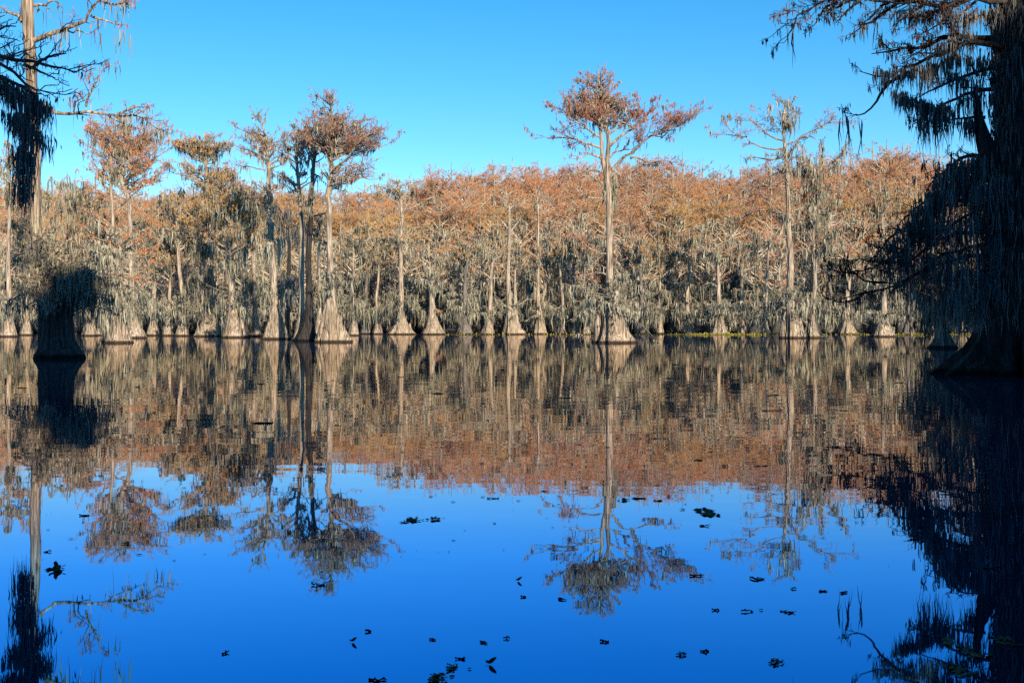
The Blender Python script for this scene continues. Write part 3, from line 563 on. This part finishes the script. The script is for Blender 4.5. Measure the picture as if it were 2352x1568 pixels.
def near_right():
    Y = 32.5
    sil = [(2262, 350, 2150, 640), (2225, 352, 2140, 650), (2190, 372, 2120, 690), (2160, 430, 2100, 700)]
    hero(Y, [(2352, 862, 330), (2352, 845, 290), (2350, 820, 240), (2348, 780, 185), (2346, 720, 150), (2345, 650, 125), (2344, 500, 112), (2342, 300, 100), (2340, 150, 92), (2338, 0, 86), (2336, -200, 70), (2334, -500, 30)],
         more=[[(2320, 470, 60), (2290, 400, 52), (2268, 345, 44), (2252, 290, 26), (2244, 245, 16), (2240, 200, 8)]],
         limbs=[R8(18, (960, 215), (880, 205), (800, 190), (720, 205), (640, 230), (560, 270), (470, 290), (390, 270)), R8(18, (930, 145), (830, 130), (740, 115), (680, 140), (640, 165), (540, 175), (470, 200)),
                R8(14, (940, 345), (860, 345), (790, 350), (700, 390), (650, 430), (570, 480)), R8(12, (920, 265), (790, 300), (700, 350), (620, 390)), R8(12, (560, 270), (500, 310), (450, 360), (390, 430), (340, 430)),
                R8(14, (950, 30), (800, 10), (650, 20), (500, 5), (350, -10), (250, -20)), R8(14, (950, -60), (700, -40), (450, -50), (200, -60), (100, -10), (90, 60)), R8(10, (500, 0), (420, 60), (330, 140)),
                R8(10, (700, 20), (620, 90), (520, 120), (450, 160)), R8(10, (350, -10), (250, 30), (170, 60)), R8(10, (950, 5), (800, -15), (600, 0), (450, 12), (330, 8), (200, 15), (110, 60)), R8(8, (600, 0), (560, 50), (500, 90)), R8(8, (450, 12), (400, 60), (350, 100)), R8(8, (800, -10), (740, 50), (690, 85)),
                R8(7, (330, 10), (290, 50), (250, 90)), R8(7, (250, 12), (200, 40), (170, 90)), R8(9, (870, 60), (760, 70), (650, 90), (580, 130)), R8(8, (800, 300), (780, 260), (775, 230)), R8(9, (830, 460), (760, 465), (700, 470)),
                # drooping boughs that carry the moss curtain
                (16, [(2330, 380), (2270, 352), (2215, 362), (2175, 400), (2150, 440)]), (16, [(2330, 430), (2240, 400), (2170, 430), (2110, 485), (2085, 520)]),
                (16, [(2330, 470), (2240, 450), (2160, 480), (2090, 530), (2045, 590)]), (14, [(2330, 540), (2230, 520), (2140, 550), (2060, 610), (2040, 650)]), (14, [(2330, 500), (2260, 480), (2200, 500), (2130, 540)]),
                (14, [(2330, 600), (2240, 590), (2160, 610), (2090, 660)]),
                R4(9, (1700, 200), (1250, 340), (1000, 500), (800, 600), (650, 650), (450, 700), (350, 730), (200, 740)), R4(5, (650, 600), (480, 600), (300, 540), (80, 510)), R4(5, (800, 330), (640, 390), (500, 460), (380, 500), (210, 500)),
                R4(5, (800, 250), (620, 230), (520, 180), (440, 110)), R4(5, (800, 400), (660, 380), (500, 350), (380, 320), (260, 320)), R4(5, (450, 700), (350, 770), (250, 790), (130, 790))],
         leaf=LEAF_SHADED, bark=BARK_DARK, moss_mat=MOSS_DARK, twig=1.3, tuft=1.6, tuft_size=(.17, .016), t3=.005, moss=1.2, moss_len=.75, moss_w=.016, moss_big=.8, sides=60, nfl=17, depth=.35, limb_r=.12, sub_d=2.0,  # dark bark and leaf colours deepen the shade on this tree
         sheaths=[(2106, 155, 2006, 160, 45, 6, .7), (2199, 117, 2106, 155, 60, 8, 1.2), (2240, 70, 2150, 97, 50, 8, 1.0), (2240, 205, 2110, 280, 60, 10, 1.3), (2290, 130, 2190, 125, 40, 8, 1.0), (2180, 20, 2060, 30, 60, 14, .6), (2290, 20, 2190, 30, 60, 14, .9), (2262, 352, 2190, 372, 80, 14, 2.2), (2190, 375, 2110, 480, 90, 20, 1.9), (2112, 482, 2044, 590, 80, 20, 1.4), (2300, 400, 2180, 440, 90, 50, 1.9), (2300, 480, 2120, 520, 90, 50, 1.6), (2300, 560, 2090, 590, 60, 50, 1.4),
                  (2330, 600, 2160, 620, 50, 40, 1.6), (2300, 640, 2150, 680, 50, 40, 1.0), (2115, 225, 2135, 235, 30, 4, 1.6), (2150, 240, 2170, 235, 30, 4, 1.5), (2095, 225, 2060, 205, 40, 5, .8), (2215, 270, 2235, 272, 26, 4, 1.0), (2180, 160, 2260, 190, 24, 10, 1.3), (2294, 0, 2298, 330, 220, 12, .8), (2290, 380, 2275, 760, 300, 30, 1.0), (2340, 0, 2342, 330, 420, 50, .9), (2345, 330, 2348, 720, 520, 66, 1.0)],
         label='massive shaded cypress at the right edge, wide base and long moss curtains')

def right_shade():
    hero(50, [(2262, 818, 90), (2260, 800, 66), (2256, 770, 44), (2254, 720, 30), (2252, 600, 24), (2250, 480, 18), (2252, 400, 10), (2256, 350, 3)],
         fills=[(2255, 430, 60, 50, 18, 0), (2230, 540, 120, 70, 26, 0), (2200, 640, 110, 50, 14, 0)], skirts=[(2250, 690, 80, 40, 1.5)],
         leaf=BROWN, bark=BARK_GREY, tuft=.3, moss=2.6, moss_len=1.6, moss_w=.026, moss_big=.8, limb_r=.06, label='shaded cypress curtained in dark moss just left of the massive right-edge trunk')
    hero(66, [(2168, 799, 60), (2167, 785, 44), (2166, 765, 28), (2164, 720, 18), (2160, 620, 14), (2158, 540, 10), (2160, 470, 3)],
         fills=[(2160, 520, 50, 40, 14, 0), (2145, 610, 90, 50, 22, 0)], skirts=[(2162, 690, 70, 40, 1.6)],
         leaf=BROWN, bark=BARK_GREY, tuft=.3, moss=2.4, moss_len=1.7, moss_w=.032, moss_big=.8, limb_r=.06, label='farther shaded mossy cypress between the moss curtain and the tent-based cypress')
    hero(78, [(2325, 790, 60), (2325, 775, 44), (2325, 750, 28), (2325, 700, 20), (2322, 560, 15), (2320, 420, 8), (2320, 360, 2)],
         fills=[(2300, 420, 90, 60, 24, 0), (2310, 560, 90, 80, 26, 0)], skirts=[(2322, 690, 70, 40, 2.0)],
         leaf=BROWN, bark=BARK_GREY, tuft=.3, moss=2.2, moss_len=2.0, moss_w=.036, moss_big=.8, limb_r=.06, label='shaded cypress glimpsed behind the massive right-edge trunk')

# ------------------------------------------------------------------ forest trees: a few unique ones, copied
def proto(H, leaf, kind, bare=False):
    r = .28 + .12 * rng.random()
    lean = rng.normal(0, .02, 2)
    zs = np.array([0, .04, .09, .13, .17, .25, .4, .6, .8, 1]) * H
    P = [np.array([lean[0] * z + rng.normal(0, .08), lean[1] * z, z]) for z in zs]
    R = [r * q for q in (3.2, 2.4, 1.8, 1.5, 1.3, 1.1, .95, .75, .45, .06)]
    cr = H * rng.uniform(.16, .21)
    if kind == 'back':       # tall, seen only as crowns over the others
        fills = [((P[-1][0], P[-1][1], H * .84), (cr, cr, H * .15), 50, 0), ((P[-3][0], P[-3][1], H * .66), (cr * 1.05, cr * 1.05, H * .12), 34, 0)]
        return tree([(P, R)], [], fills, leaf=leaf, bark=BARK_FAR, tuft=.5 if bare else 1.15, tuft_size=(.20, .026), twig=1.3, sub_d=1.1, moss=.04, moss_len=1.0, moss_w=.06, sides=14, nfl=7, limb_r=.11 if bare else .09, label='x', t3=.018,
                    branch=BRANCH_BRIGHT if bare else None)
    fills = [((P[-1][0], P[-1][1], H * .84), (cr, cr, H * .13), 34, 1), ((P[-3][0], P[-3][1], H * .62), (cr * 1.15, cr * 1.15, H * .14), 30, 1)]
    return tree([(P[:5], R[:5]), (P[4:], R[4:])], [], fills, leaf=leaf, bark=BARK_SHADED, more_bark=BARK_FAR, lower_name='lower_trunk', tuft=.35 if bare else 1.1, tuft_size=(.20, .026), twig=.8 if bare else 1.2, sub_d=1.1,  # lower trunks coloured dark in place of shade under the branches
                moss=.36 if bare else .22, moss_len=1.25, moss_w=.05, skirts=[((P[6][0], P[6][1], H * .40), cr * 1.1, 18, 1.3), ((P[5][0], P[5][1], H * .22), cr * 1.1, 22, 1.2)], sides=18, nfl=9, limb_r=.12 if bare else .09, label='x', t3=.014, moss_big=.8,
                branch=BRANCH_BRIGHT)

def copy_tree(o):
    c = o.copy(); COL.objects.link(c)
    for ch in o.children:
        d = ch.copy(); COL.objects.link(d); d.parent = c
    return c

TOPX = [0, 60, 200, 340, 400, 600, 800, 900, 980, 1040, 1200, 1300, 1450, 1600, 1700, 1850, 2000, 2080, 2200, 2352]
TOPY = [440, 440, 430, 462, 428, 425, 440, 440, 414, 396, 388, 380, 374, 378, 388, 374, 350, 350, 372, 395]
ZX = [300, 470, 640, 760, 930, 1080, 1250, 1400, 1560, 1700, 1820, 1950, 2060]
ZONES = ['beyond the near left trunk', 'beyond the domed rust crown', 'beyond the nest of twigs', 'beyond the black trunk', 'right of the wide airy crown', 'right of the forked white limb', 'around the two-stemmed white top',
         'left of the tall central tree', 'right of the tall central tree', 'between centre and tent base', 'left of the wispy topped tree', 'right of the wispy topped tree', 'left of the moss curtain', 'beyond the dark moss curtain']
RN = ['first row', 'second row', 'lower front rank', 'middle rank', 'upper rank', 'skyline rank']
def forest():
    mid = [proto(15, l, 'mid', b) for l, b in ((RUST, 0), (ORANGE, 0), (RUST, 1), (ORANGE, 1), (BROWN, 0))]
    back = [proto(30, l, 'back', b) for l, b in ((RUST, 0), (RUST, 1), (RUST, 0), (BROWN, 0), (ORANGE, 0))]
    used = set(); n = 0; allt = []
    rows = [(150, .05, 62, 'mid'), (160, .33, 60, 'mid'), (172, .56, 54, 'back'), (186, .76, 54, 'back'), (204, .90, 52, 'back'), (224, 1.0, 48, 'back')]
    front_y = 548
    for ri, (Y, f, step, kind) in enumerate(rows):
        xs = np.arange(-60 + rng.uniform(0, step), 2440, step)
        for x in xs:
            x = x + rng.normal(0, step * .22); y_top = front_y + (np.interp(x, TOPX, TOPY) - front_y) * f + rng.normal(0, 7 if f < 1 else 4)
            yy = Y + rng.normal(0, 3); H = (CAM_H + (HZ - y_top - 6 * math.sin(x * .021 + ri) * (ri > 2)) / F * yy) * 1.045
            pl = mid if kind == 'mid' else back
            if x < 950 and rng.random() < .55: cand = [1, 3] if kind == 'mid' else [4, 3]
            elif kind == 'back': cand = [0, 1, 2, 3] if f > .7 else [0, 1, 4]
            else: cand = [0, 2, 4, 1, 3]
            p = pl[int(rng.choice(cand))]
            o = p if p.name not in used else copy_tree(p); used.add(p.name)
            s = H / (15 if kind == 'mid' else 30)
            gr = .012 * max(0, yy - 150)
            ww = s if kind == 'mid' else max(s, .72)
            o.scale = (ww * rng.uniform(.9, 1.15), ww * rng.uniform(.9, 1.15), s); o.rotation_euler = (0, 0, rng.uniform(0, 6.28))
            o.location = ((x - 1176) / F * yy, yy, gr - .1)
            zn = ZONES[int(np.searchsorted(ZX, x))]
            if kind == 'mid': tag(o, f'moss-hung cypress, {RN[ri]} behind the waterline, {zn}', 'tree', 'mossy forest trees behind the waterline')
            else: tag(o, f'rusty treetop, {RN[ri].replace(" rank", " forest rank")}, {zn}', 'tree', 'rusty forest treetops')
            n += 1; allt.append(o)
    by = {}
    for o in allt: by.setdefault(o['label'], []).append(o)
    for lab, os_ in by.items():
        m_ = len(os_); os_.sort(key=lambda o: o.location.x / o.location.y)
        for q, o in enumerate(os_):
            if m_ > 1: o['label'] = lab + ', ' + ({2: ['left of two', 'right of two'], 3: ['left of three', 'middle of three', 'right of three']}.get(m_) or [ORD[k] for k in range(m_)])[q]
    return n

# ------------------------------------------------------------------ setting
def ground_and_water():
    m, t, b = nodes('lake_water'); L = t.links.new
    t.nodes.remove(b); out = t.nodes['Material Output']
    tc = N(t, 'TexCoord'); mp = N(t, 'Mapping'); mp.inputs['Scale'].default_value = (.55, 1.0, 1); L(tc.outputs['Object'], mp.inputs[0])
    n1 = N(t, 'TexNoise', Scale=1.1, Detail=2.5, Roughness=.5); L(mp.outputs[0], n1.inputs['Vector'])
    n2 = N(t, 'TexNoise', Scale=.06, Detail=3.0); L(mp.outputs[0], n2.inputs['Vector'])       # calm and breezy patches
    mm = N(t, 'MapRange'); mm.inputs['From Min'].default_value = .42; mm.inputs['From Max'].default_value = .62; mm.inputs['To Min'].default_value = .25; mm.inputs['To Max'].default_value = 1.0; L(n2.outputs[0], mm.inputs[0])
    mu = N(t, 'Math', operation='MULTIPLY'); L(n1.outputs[0], mu.inputs[0]); L(mm.outputs[0], mu.inputs[1])
    bp = N(t, 'Bump', Strength=1.0, Distance=.0055); L(mu.outputs[0], bp.inputs['Height'])
    gl = N(t, 'BsdfGlossy', Roughness=.012); L(bp.outputs[0], gl.inputs['Normal'])
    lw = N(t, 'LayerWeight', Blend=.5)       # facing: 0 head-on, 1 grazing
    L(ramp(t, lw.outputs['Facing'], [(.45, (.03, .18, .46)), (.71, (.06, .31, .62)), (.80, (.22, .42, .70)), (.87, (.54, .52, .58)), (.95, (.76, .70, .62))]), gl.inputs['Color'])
    df = N(t, 'BsdfDiffuse'); df.inputs[0].default_value = (.004, .008, .016, 1)
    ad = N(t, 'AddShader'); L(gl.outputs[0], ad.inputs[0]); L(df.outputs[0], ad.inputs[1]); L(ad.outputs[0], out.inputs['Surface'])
    g = Geo(); g.add([(-2500, -600, 0), (2500, -600, 0), (2500, 3000, 0), (-2500, 3000, 0)], [[0, 1, 2, 3]])
    tag(build('water', g, m), 'still dark lake water mirroring trees and blue sky', None, None, 'structure')
    # wooded ground behind the shoreline
    m, t, b = nodes('leaf_litter'); L = t.links.new
    ge = N(t, 'NewGeometry'); n = N(t, 'TexNoise', Scale=.4, Detail=6.0); L(ge.outputs['Position'], n.inputs['Vector'])
    L(ramp(t, n.outputs[0], [(.3, (.03, .022, .015)), (.7, (.09, .06, .035))]), b.inputs['Base Color']); b.inputs['Roughness'].default_value = .95
    g = Geo(); nx, ny = 90, 40
    X = np.linspace(-1500, 1500, nx); Yv = np.r_[np.linspace(152, 330, 24), np.geomspace(345, 2900, 16)]
    V = np.zeros((ny, nx, 3)); V[..., 0] = X[None]; V[..., 1] = Yv[:, None]
    yv = Yv[:, None]; V[..., 2] = -.25 + .012 * np.clip(yv - 152, 0, 90) + 24 * np.clip((yv - 232) / 80, 0, 1) ** 1.3 + rng.normal(0, .15, (ny, nx)) + np.clip((yv - 240) / 70, 0, 1) * 1.5 * np.sin(X / 37)[None]
    i = (np.arange(ny - 1) * nx)[:, None] + np.arange(nx - 1)[None]
    g.add(V, np.stack([i, i + 1, i + nx + 1, i + nx], -1).reshape(-1, 4))
    tag(build('ground', g, m, None, True), 'dark leaf-strewn wooded bank rising behind the trees', None, None, 'structure')

def shore_plants():
    m = leaf_mat('water_plant_green', [(.06, .07, .015), (.14, .15, .025), (.30, .27, .05), (.16, .11, .04)], patch=1.5)
    g = Geo(); K = 1500
    x = np.concatenate([rng.uniform(1020, 2235, K // 4), rng.normal(1640, 70, K // 3), rng.normal(2120, 50, K // 3), rng.uniform(200, 620, 120)])
    x = x[(x > 180) & (x < 2240)]; n = len(x)
    Yd = rng.normal(136.5, 1.2, n); X = (x - 1176) / F * Yd
    L = rng.lognormal(-2.2, .5, n)
    p = np.stack([X, Yd, L], -1); spindles(g, p, L + .02, L * .3 + .02, tilt=.5)
    # flat pads
    K = 700; x = np.concatenate([rng.uniform(1020, 2240, K // 2), rng.normal(2130, 70, K // 4), rng.normal(1640, 120, K // 4)]); x = x[x < 2245]; n = len(x)
    Yd = rng.normal(135.5, 1.6, n); X = (x - 1176) / F * Yd
    for j in range(n):
        a_ = np.sort(rng.uniform(0, 6.28, 6)); rr = rng.uniform(.08, .3)
        V = np.stack([X[j] + rr * 1.6 * np.cos(a_), Yd[j] + rr * np.sin(a_), np.full(6, .006 + .004 * rng.random())], -1)
        g.add(V, None, [[0, 1, 2], [0, 2, 3], [0, 3, 4], [0, 4, 5]])
    tag(build('floating_plants', g, m), 'strip of yellow-green floating water plants along the far waterline', None, None, 'stuff')

ORD = ['leftmost', 'second from left', 'third from left', 'fourth from left', 'fifth from left', 'sixth from left', 'seventh from left', 'eighth from left', 'ninth from left', 'tenth from left',
       'eleventh from left', 'twelfth from left', 'thirteenth from left', 'fourteenth from left', 'fifteenth from left', 'sixteenth from left', 'seventeenth from left', 'eighteenth from left', 'nineteenth from left', 'twentieth from left']
DEB = [(132, 1308, 60, 'c'), (292, 1248, 26, 'c'), (50, 891, 44, 's'), (316, 889, 14, 'c'), (401, 838, 9, 'c'), (336, 852, 14, 's'), (602, 972, 62, 'l'), (434, 965, 26, 's'), (748, 896, 12, 'c'), (695, 971, 11, 'c'), (793, 1000, 7, 'c'),
       (156, 1035, 9, 'c'), (195, 1184, 28, 's'), (731, 1343, 36, 's'), (780, 1206, 12, 'c'), (110, 1267, 20, 's'), (517, 1500, 22, 's'), (922, 866, 24, 's'), (817, 895, 12, 's'), (876, 924, 9, 'c'), (1297, 914, 36, 'l'), (924, 1038, 9, 'c'),
       (1139, 1042, 8, 'c'), (1314, 1066, 9, 'c'), (1339, 1003, 8, 'c'), (1132, 1145, 30, 's'), (944, 1194, 46, 'm'), (995, 1193, 34, 'c'), (1434, 1149, 28, 'c'), (1468, 1145, 40, 's'), (1512, 1150, 24, 's'), (1536, 1140, 14, 'c'),
       (1190, 1334, 20, 'u'), (1202, 1371, 14, 's'), (1290, 1377, 24, 's'), (810, 1474, 24, 'u'), (846, 1450, 16, 's'), (993, 1469, 16, 's'), (1112, 1476, 26, 's'), (1163, 1466, 22, 'c'), (1388, 1474, 24, 's'), (1058, 1513, 28, 's'),
       (1125, 1525, 36, 'u'), (1008, 1560, 66, 'c'), (1036, 1533, 36, 'm'), (868, 1562, 48, 's'), (1078, 1536, 12, 'c'), (1618, 887, 24, 'l'), (1774, 908, 52, 's'), (1774, 943, 52, 's'), (1940, 944, 24, 's'), (2008, 905, 16, 's'),
       (2067, 879, 36, 's'), (1623, 1177, 60, 'm'), (1618, 1208, 26, 's'), (1567, 1170, 14, 'c'), (1604, 1057, 24, 's'), (1665, 1071, 18, 'c'), (1745, 1070, 36, 's'), (1599, 1322, 36, 's'), (1740, 1330, 40, 's'), (1823, 1352, 16, 'c'),
       (1889, 1358, 20, 's'), (1938, 1361, 24, 's'), (1716, 1404, 34, 's'), (1748, 1401, 12, 'c'), (1808, 1406, 40, 's'), (1643, 1401, 18, 's'), (1565, 1503, 28, 'c'), (1618, 1496, 22, 's'), (1782, 1521, 38, 'c'), (2096, 1240, 36, 's'),
       (2116, 1211, 30, 's'), (2180, 1476, 46, 'm'), (2240, 1500, 60, 'm'), (2282, 1306, 50, 's'), (2300, 1470, 60, 'm'), (2200, 1540, 50, 'm')]
def debris():
    dm = leaf_mat('dead_leaf', [(.02, .022, .01), (.08, .07, .03), (.2, .14, .07)], patch=3)
    wd = bark_mat('wet_wood', (.012, .01, .009), (.03, .025, .02), (.07, .055, .045))
    bands = [(0, 1000, 'among debris near the tree reflections'), (1000, 1235, 'among debris where the rusty reflections end'), (1235, 1440, 'among debris on the open blue water'), (1440, 2000, 'among debris along the bottom edge')]
    cats = {'c': ('leaf_clump', 'leaf clump', 'dark clump of wet leaves', 'leaf clumps'), 'm': ('leaf_mat', 'leaf mat', 'loose mat of sodden leaves', 'leaf mats'), 's': ('floating_twig', 'twig', 'thin dark floating twig', 'floating twigs'),
            'l': ('floating_log', 'log', 'short black floating log', 'floating logs'), 'u': ('curled_leaf', 'leaf', 'curled dead leaf standing upright', 'curled leaves')}
    for lo, hi, phrase in bands:
        for kd, (nm, cat, desc, grp) in cats.items():
            it = sorted([d for d in DEB if lo <= d[1] < hi and d[3] == kd])
            for q, (x, y, wpx, _) in enumerate(it):
                Y = CAM_H * F / (y - HZ); k = Y / F; W = wpx * k * .85; g = Geo(); c = np.array([(x - 1176) * k, Y, 0.])
                if kd in 'cm':
                    nl = 26 if kd == 'c' else 34; asp = .9 if kd == 'c' else 2.2; hz = W * (.12 if kd == 'c' else .012)
                    for _ in range(nl):
                        u = rng.normal(0, .22, 2); s_ = W * rng.uniform(.10, .22)
                        p = np.array([u[0] * W, u[1] * W * asp, abs(rng.normal(0, 1)) * hz * math.exp(-4 * (u @ u)) + .004])
                        an = rng.uniform(0, 6.28); d = np.array([math.cos(an), math.sin(an), rng.normal(0, .25)]); e_ = np.array([-math.sin(an), math.cos(an), rng.normal(0, .3)])
                        pts = np.array([p - d * s_, p - d * s_ * .3 + e_ * s_ * .5, p + d * s_ * .5 + e_ * s_ * .4, p + d * s_, p + d * s_ * .4 - e_ * s_ * .45, p - d * s_ * .4 - e_ * s_ * .5, p + np.array([0, 0, s_ * .3]), p - np.array([0, 0, s_ * .15])])
                        pts[:, 2] = np.maximum(pts[:, 2], .002)
                        g.add(pts, None, [[j, (j + 1) % 6, 6] for j in range(6)] + [[(j + 1) % 6, j, 7] for j in range(6)])
                elif kd == 's':
                    P = np.array([[(-.5 + s_) * W, rng.normal(0, .10) * W, .003 + abs(rng.normal(0, .003))] for s_ in np.linspace(0, 1, 7)])[None]
                    R = np.full((1, 7), max(.004, W * .016)) * rng.uniform(.6, 1.5, (1, 7)); R[0, -1] *= .3; tubes(g, P, R, 5)
                    P1, R1 = spawn(P, R, 2 / W, .28, lo=.1, n=4, up=0, bend=0, lmin=W * .08, rmin=.003); P1[..., 2] = np.abs(P1[..., 2]) * .1 + .002; tubes(g, P1, R1, 4)
                    for _ in range(3):
                        p = P[0, rng.integers(0, 7)] + np.array([0, rng.normal(0, .1) * W, 0]); s_ = W * rng.uniform(.03, .07)
                        g.add(p + np.array([[-s_, 0, .004], [0, s_, .006], [s_ * 1.3, 0, .004], [0, -s_, .002], [0, 0, s_ * .25]]), None, [[0, 1, 4], [1, 2, 4], [2, 3, 4], [3, 0, 4]])
                elif kd == 'l':
                    P = np.array([[(-.5 + s_) * W, rng.normal(0, .02) * W, .0] for s_ in np.linspace(0, 1, 9)])[None]
                    r = W * (.05 if W < 1.3 else .035); R = r * np.array([[.3, .8, 1, 1.1, 1, .9, 1.1, 1.15, .2]]) * rng.uniform(.85, 1.15, (1, 9)); tubes(g, P, R, 8)
                else:
                    for j in range(3):
                        an = rng.uniform(-.6, .6) + j * 1.2; s_ = np.linspace(0, 1, 6); up = [1.0, .45, .25][j]
                        cx = np.stack([np.cos(an) * s_ * W * .5, np.sin(an) * s_ * W * .5, .004 + up * W * .8 * s_ * (1.1 - .4 * s_)], -1); wv = W * .22 * np.sin(np.pi * (.12 + s_ * .85))
                        n_ = np.array([-np.sin(an), np.cos(an), 0]) if j else np.array([1., 0, 0])
                        V = np.concatenate([cx + n_ * wv[:, None], cx - np.array([0, 0, .0]) + np.array([0, .02 * W, 0]), cx - n_ * wv[:, None]]); V[:, 2] = np.maximum(V[:, 2], .003)
                        g.add(V, [[i, i + 1, i + 7, i + 6] for i in range(5)] + [[i + 6, i + 7, i + 13, i + 12] for i in range(5)])
                o = build(nm, g, wd if kd in 'sl' else dm); o.location = c; o.rotation_euler = (0, 0, rng.normal(0, .35) if kd == 's' else 0)
                tag(o, f'{desc}, {ORD[q]} {phrase}', cat, grp + ' drifting on the lake')

def specks():
    m = leaf_mat('speck', [(.01, .01, .006), (.05, .045, .02), (.16, .13, .06)], patch=2)
    g = Geo(); n = 650; y = HZ + np.exp(rng.uniform(math.log(55), math.log(560), n)); cl = rng.uniform(0, 2352, 60)
    x = cl[rng.integers(0, 60, n)] + rng.normal(0, 60, n); y = y + rng.normal(0, 2, n)
    Y = CAM_H * F / (y - HZ); X = (x - 1176) / F * Y
    for j in range(n):
        a_ = np.sort(rng.uniform(0, 6.28, 5)); rr = rng.lognormal(-4.2, .5) * (.15 + Y[j] / 22)
        V = np.stack([X[j] + rr * 1.5 * np.cos(a_), Y[j] + rr * np.sin(a_), np.full(5, .004)], -1)
        V = np.vstack([V, [X[j], Y[j], .004 + rr * .25]]); g.add(V, None, [[i, (i + 1) % 5, 5] for i in range(5)])
    tag(build('floating_specks', g, m), 'fine specks of leaf litter drifting on the calm lake', None, None, 'stuff')

def shade_woodland():
    """trees on the near bank behind the camera; the near water and trees lie in their shadow"""
    g = Geo(); K = 120000
    X = rng.uniform(-50, 95, K); Y = rng.uniform(-26, -14, K); top = 29.2 + 11 * np.clip((X - 53) / 7, 0, 1) + 1.2 * np.sin(X * .55) + .9 * np.sin(X * 1.7 + 1) + .5 * np.sin(X * 4.1)
    Z = top * rng.uniform(.03, 1, K) ** .8
    s = rng.uniform(.35, .8, K)
    spindles(g, np.stack([X, Y, Z], -1), s * 1.6, s * .55, tilt=.5)
    for x in np.arange(-50, 95, 3.1):
        P = np.array([[x + rng.normal(0, .4), -20 + rng.normal(0, 3), z] for z in (0, 3, 8, 15, 23)]); tubes(g, P[None], np.array([[1.1, .5, .4, .3, .1]]), 8)
    tag(build('woodland', g, MOSS), 'mossy cypress wood on the near bank behind the viewer', None, None, 'stuff')

ground_and_water()
centre_tree(); left_pair(); right_pair(); front_row(); left_shore(); near_left(); near_overhang(); near_right(); right_shade()
print('forest trees', forest())
shore_plants(); debris(); specks(); shade_woodland()
